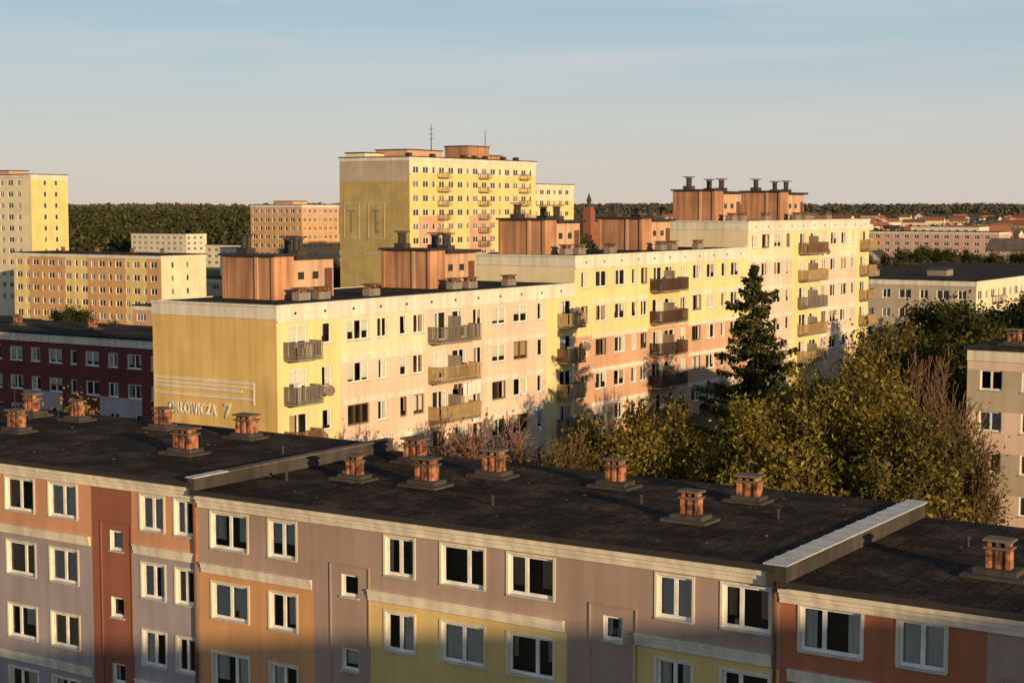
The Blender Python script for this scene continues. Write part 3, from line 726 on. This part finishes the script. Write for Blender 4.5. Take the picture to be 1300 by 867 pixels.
tree('deciduous_tree',-47.2,82.6,16.0,4.1,15000,.15,'leafA',1,crown0=.25,clump=.34)
tree('deciduous_tree',-47.6,88.8,15.2,3.6,10000,.15,'leafA',2,clump=.34)
tree('deciduous_tree',-40.9,83.2,16.4,4.2,17000,.15,'leafA',3,crown0=.2,clump=.36)
tree('deciduous_tree',-39.4,90.5,17.4,4.9,22000,.16,'leafA',4,crown0=.2,clump=.38)
tree('deciduous_tree',-36.6,95.8,18.6,5.0,21000,.16,'leafA',5,crown0=.2,clump=.38)
tree('deciduous_tree',-41.6,113.0,19.0,4.4,15000,.17,'leafB',6,clump=.4)
tree('deciduous_tree',-33.0,80.0,15.0,4.4,16000,.16,'leafA',7,crown0=.15,clump=.4)
tree('deciduous_tree',-32.0,87.5,16.2,4.2,15000,.16,'leafB',8,crown0=.15,clump=.4)
tree('deciduous_tree',-34.0,71.0,13.6,4.0,12000,.17,'leafB',9,crown0=.1)
tree('deciduous_tree',-51.1,76.5,15.6,3.8,2600,.11,'leafR',10,bark='barkpink',rmin=.022)
tree('deciduous_tree',-54.2,75.0,15.0,3.6,1300,.11,'leafR',11,bark='barkpink',rmin=.022)
tree('bare_tree',-57.6,72.6,14.5,3.0,500,.10,'leafR',22,bark='barkpink',rmin=.022)
tree('deciduous_tree',-46.0,75.8,14.8,3.2,5500,.13,'leafB',12,bark='barkred')
tree('deciduous_tree',-28.2,84,14.0,4.0,9000,.17,'leafB',13,crown0=.1)
tree('bare_tree',-34.9,99.0,16.2,3.8,900,.11,'leafR',14,bark='barkred',rmin=.022)
tree('bare_tree',-34.2,103.2,18.2,4.2,300,.11,'leafR',15,bark='barkred',rmin=.024)
tree('bare_tree',-30.6,98.5,16.4,3.8,200,.11,'leafR',16,bark='barkred',rmin=.022)
tree('deciduous_tree',-28.0,92.0,14.8,3.6,3500,.12,'leafB',17,bark='barkred')
tree('yellow_shrub',-22.3,69.5,14.6,1.7,5000,.13,'leafY',18,crown0=.4)
tree('yellow_shrub',-70.6,62.6,16.6,2.6,5000,.13,'leafY',19,crown0=.3)

def make_spruce(seed,h,R):
    rng=np.random.default_rng(seed); segs=[(np.zeros(3),np.array([0,0,h*.5]),.28,.18),(np.array([0,0,h*.5]),np.array([0.1,0,h]),.18,.02)]; C=[]
    z=h*.12
    while z<h*.985:
        f=(h-z)/h; r=R*(f**.74)*rng.uniform(.62,1.15)
        nb=max(4,int(4+5*f))
        for k in range(nb):
            a=rng.uniform(0,6.28); rr=r*rng.uniform(.55,1.2)
            p0=np.array([0,0,z]); mid=np.array([math.cos(a)*rr*.55,math.sin(a)*rr*.55,z-rr*.20]); end=np.array([math.cos(a)*rr,math.sin(a)*rr,z-rr*.14+.2])
            segs.append((p0,mid,.04,.03)); segs.append((mid,end,.03,.012))
            m=int(16+60*rr)
            t=rng.uniform(.12,1,m)[:,None]
            pts=np.where(t<.55,p0+(mid-p0)*(t/.55),mid+(end-mid)*((t-.55)/.45))
            wid=(1.05-t)*.40*min(rr,2.2)*.6+.1
            side=np.array([-math.sin(a),math.cos(a),0])
            pts=pts+side*rng.normal(size=(m,1))*wid+np.array([0,0,-1.])*np.abs(rng.normal(size=(m,1)))*.22
            C.append(pts)
        z+=.36+.30*f
    C=np.concatenate(C); V1,Q1=tubes(segs,5); V2,Q2=leafquads(C,.15,rng)
    return arr_mesh('spruce_mesh',np.concatenate([V1,V2]),np.concatenate([Q1,Q2+len(V1)]),['bark','needle'],np.concatenate([np.zeros(len(Q1)),np.ones(len(Q2))]))
hz=float(Hh(-46.4,101.0)); place('spruce_tree',make_spruce(21,23.4-hz,7.8),-46.4,101.0)

tm=[make_tree(31,13,4.2,5500,.28,'leafD',levels=3,crown0=.2,clump=.7),make_tree(32,12,4.0,5500,.28,'leafB',levels=3,crown0=.2,clump=.7),
    make_tree(33,14,4.5,5500,.28,'leafD',levels=3,crown0=.15,clump=.8),make_tree(34,12,3.6,1500,.22,'leafR',levels=4,bark='barkred')]
rp=[(-62,186,.85),(-56,180,.9),(-50,192,1.0),(-58,203,.95),(-66,206,.85),(-47,172,.95),(-50,158,.85),(-44,150,.95),(-47,140,.8),(-42,132,.85),(-38,150,.95),(-55,170,.75),(-40,165,1.0),(-62,214,.85),(-54,215,.95),(-45,205,1.0),(-36,185,1.1),
    (-38,124,.98),(-28,140,1.0),(-20,150,1),(-30,165,1.1),(-44,182,1.0),(-36,135,1.0),(-52,145,.5),(-51,135,.5),(-40,200,1.05),(-52,204,.95),(-66,218,.85),(-48,224,1.0)]
for (x,y,s) in rp: place('deciduous_tree',random.choice(tm[:3]),x,y,s)
for i in range(120):
    y=random.uniform(320,600); x=-y*random.uniform(.18,.42); place('deciduous_tree',random.choice(tm),x,y,random.uniform(.75,1.1))
for (x,y) in [(-205,188),(-212,182),(-196,196),(-190,205),(-185,212),(-220,196),(-232,205),(-240,214),(-228,222),(-215,228),(-180,190),(-172,196),(-200,222),(-236,268),(-244,276),(-228,262),(-232,280),(-250,285),(-222,250),(-260,295),(-240,300),(-165,160),(-158,168),(-172,150),(-262,318),(-275,330),(-290,340),(-255,330),(-300,350),(-315,365),(-330,380)]:
    place('deciduous_tree',random.choice(tm),x,y,random.uniform(.55,.7) if y<230 else random.uniform(.8,1.05))

def mass(name,pos,h,rad,nq,size,seed,key='forest'):
    rng=np.random.default_rng(seed); n=len(pos)
    u=rng.normal(size=(n,nq,3)); u/=np.linalg.norm(u,axis=2)[:,:,None]; u*=rng.uniform(.55,1.05,(n,nq,1))
    sc=np.stack([rad,rad,h*.42],1)[:,None,:]
    C=u*sc; C[:,:,2]+=(h*.58)[:,None]; C+=pos[:,None,:]
    V,Q=leafquads(C.reshape(-1,3),size,rng)
    me=arr_mesh(name,V,Q,[key],np.zeros(len(Q))); o=bpy.data.objects.new(name,me); COL.objects.link(o)
rng=np.random.default_rng(5)
def scatter(n,r0,r1,a0,a1):
    r=np.sqrt(rng.uniform(r0*r0,r1*r1,n)); a=np.radians(rng.uniform(a0,a1,n)); x=-r*np.sin(a); y=r*np.cos(a)
    return np.stack([x,y,Hh(x,y)-1],1)
p=scatter(2400,900,1600,39,58); mass('forest_on_hill',p,rng.uniform(8,17,len(p)),rng.uniform(3.5,6,len(p)),38,1.6,1)
p=scatter(1150,430,1700,8,40); mass('town_trees',p,rng.uniform(7,13,len(p)),rng.uniform(3,5.5,len(p)),46,1.3,2)
p=scatter(5000,3100,4000,4,64); mass('horizon_forest',p,rng.uniform(7,17,len(p)),rng.uniform(8,13,len(p)),22,4.0,3,'foresthaze')
p=scatter(1100,1500,3100,8,58); mass('outskirts_trees',p,rng.uniform(7,12,len(p)),rng.uniform(6,12,len(p)),26,2.6,4,'foresthaze')

# ------------------------------------------------------------------ light, sky, camera
EL=9.0; A=25.0     # sun elevation, angle south of +X
sd=Vector((math.cos(math.radians(EL))*math.cos(math.radians(A)),-math.cos(math.radians(EL))*math.sin(math.radians(A)),math.sin(math.radians(EL))))
sl=bpy.data.lights.new('sun','SUN'); sl.energy=5.0; sl.angle=math.radians(.5); sl.color=(1,.70,.37)
so=bpy.data.objects.new('sun',sl); COL.objects.link(so); so.rotation_euler=(-sd).to_track_quat('-Z','Y').to_euler(); so.location=(100,-60,80)
w=bpy.data.worlds.new('World'); scn.world=w; w.use_nodes=True; nt=w.node_tree; nt.nodes.clear()
out=nt.nodes.new('ShaderNodeOutputWorld'); bg=nt.nodes.new('ShaderNodeBackground'); bg.inputs[1].default_value=.13
sky=nt.nodes.new('ShaderNodeTexSky'); sky.sky_type='NISHITA'; sky.sun_disc=False
sky.sun_elevation=math.radians(EL); sky.sun_rotation=math.radians(90+A); sky.altitude=150; sky.dust_density=1.0; sky.ozone_density=3
L(nt,sky.outputs[0],bg.inputs[0])
tc=nt.nodes.new('ShaderNodeTexCoord'); sp=nt.nodes.new('ShaderNodeSeparateXYZ'); L(nt,tc.outputs['Generated'],sp.inputs[0])
rp_=nt.nodes.new('ShaderNodeValToRGB'); cr=rp_.color_ramp
cr.elements[0].position=0; cr.elements[0].color=(.72,.62,.54,1); cr.elements[1].position=1; cr.elements[1].color=(.05,.085,.15,1)
for pos,c in ((.02,(.70,.63,.57)),(.05,(.62,.62,.60)),(.09,(.50,.59,.63)),(.13,(.39,.54,.64)),(.3,(.16,.25,.36)),(.5,(.09,.14,.22))):
    e=cr.elements.new(pos); e.color=(*c,1)
L(nt,sp.outputs[2],rp_.inputs[0])
mp=nt.nodes.new('ShaderNodeMapping'); mp.inputs['Scale'].default_value=(2.2,2.2,26); mp.inputs['Rotation'].default_value=(.03,.02,0); L(nt,tc.outputs['Generated'],mp.inputs[0])
nz=nt.nodes.new('ShaderNodeTexNoise'); nz.inputs['Scale'].default_value=1.6; nz.inputs['Detail'].default_value=7; nz.inputs['Distortion'].default_value=.4; L(nt,mp.outputs[0],nz.inputs['Vector'])
mr=nt.nodes.new('ShaderNodeMapRange'); mr.inputs[1].default_value=.45; mr.inputs[2].default_value=.75; mr.inputs[3].default_value=0; mr.inputs[4].default_value=.6; L(nt,nz.outputs['Fac'],mr.inputs[0])
mc=nt.nodes.new('ShaderNodeMixRGB'); mc.inputs[2].default_value=(.70,.67,.65,1); L(nt,mr.outputs[0],mc.inputs[0]); L(nt,rp_.outputs[0],mc.inputs[1])
b2=nt.nodes.new('ShaderNodeBackground'); b2.inputs[1].default_value=1.0; L(nt,mc.outputs[0],b2.inputs[0])
mx=nt.nodes.new('ShaderNodeMixShader'); mx.inputs[0].default_value=.84; L(nt,bg.outputs[0],mx.inputs[1]); L(nt,b2.outputs[0],mx.inputs[2]); L(nt,mx.outputs[0],out.inputs[0])

cam=bpy.data.cameras.new('camera'); co=bpy.data.objects.new('camera',cam); COL.objects.link(co); scn.camera=co
cam.lens=57.1; cam.sensor_width=36; cam.clip_end=20000; cam.clip_start=.5
co.location=(0,0,27); co.rotation_euler=(math.radians(90-4.74),0,math.radians(33.2))
scn.view_settings.view_transform='Standard'; scn.view_settings.look='None'; scn.view_settings.exposure=0
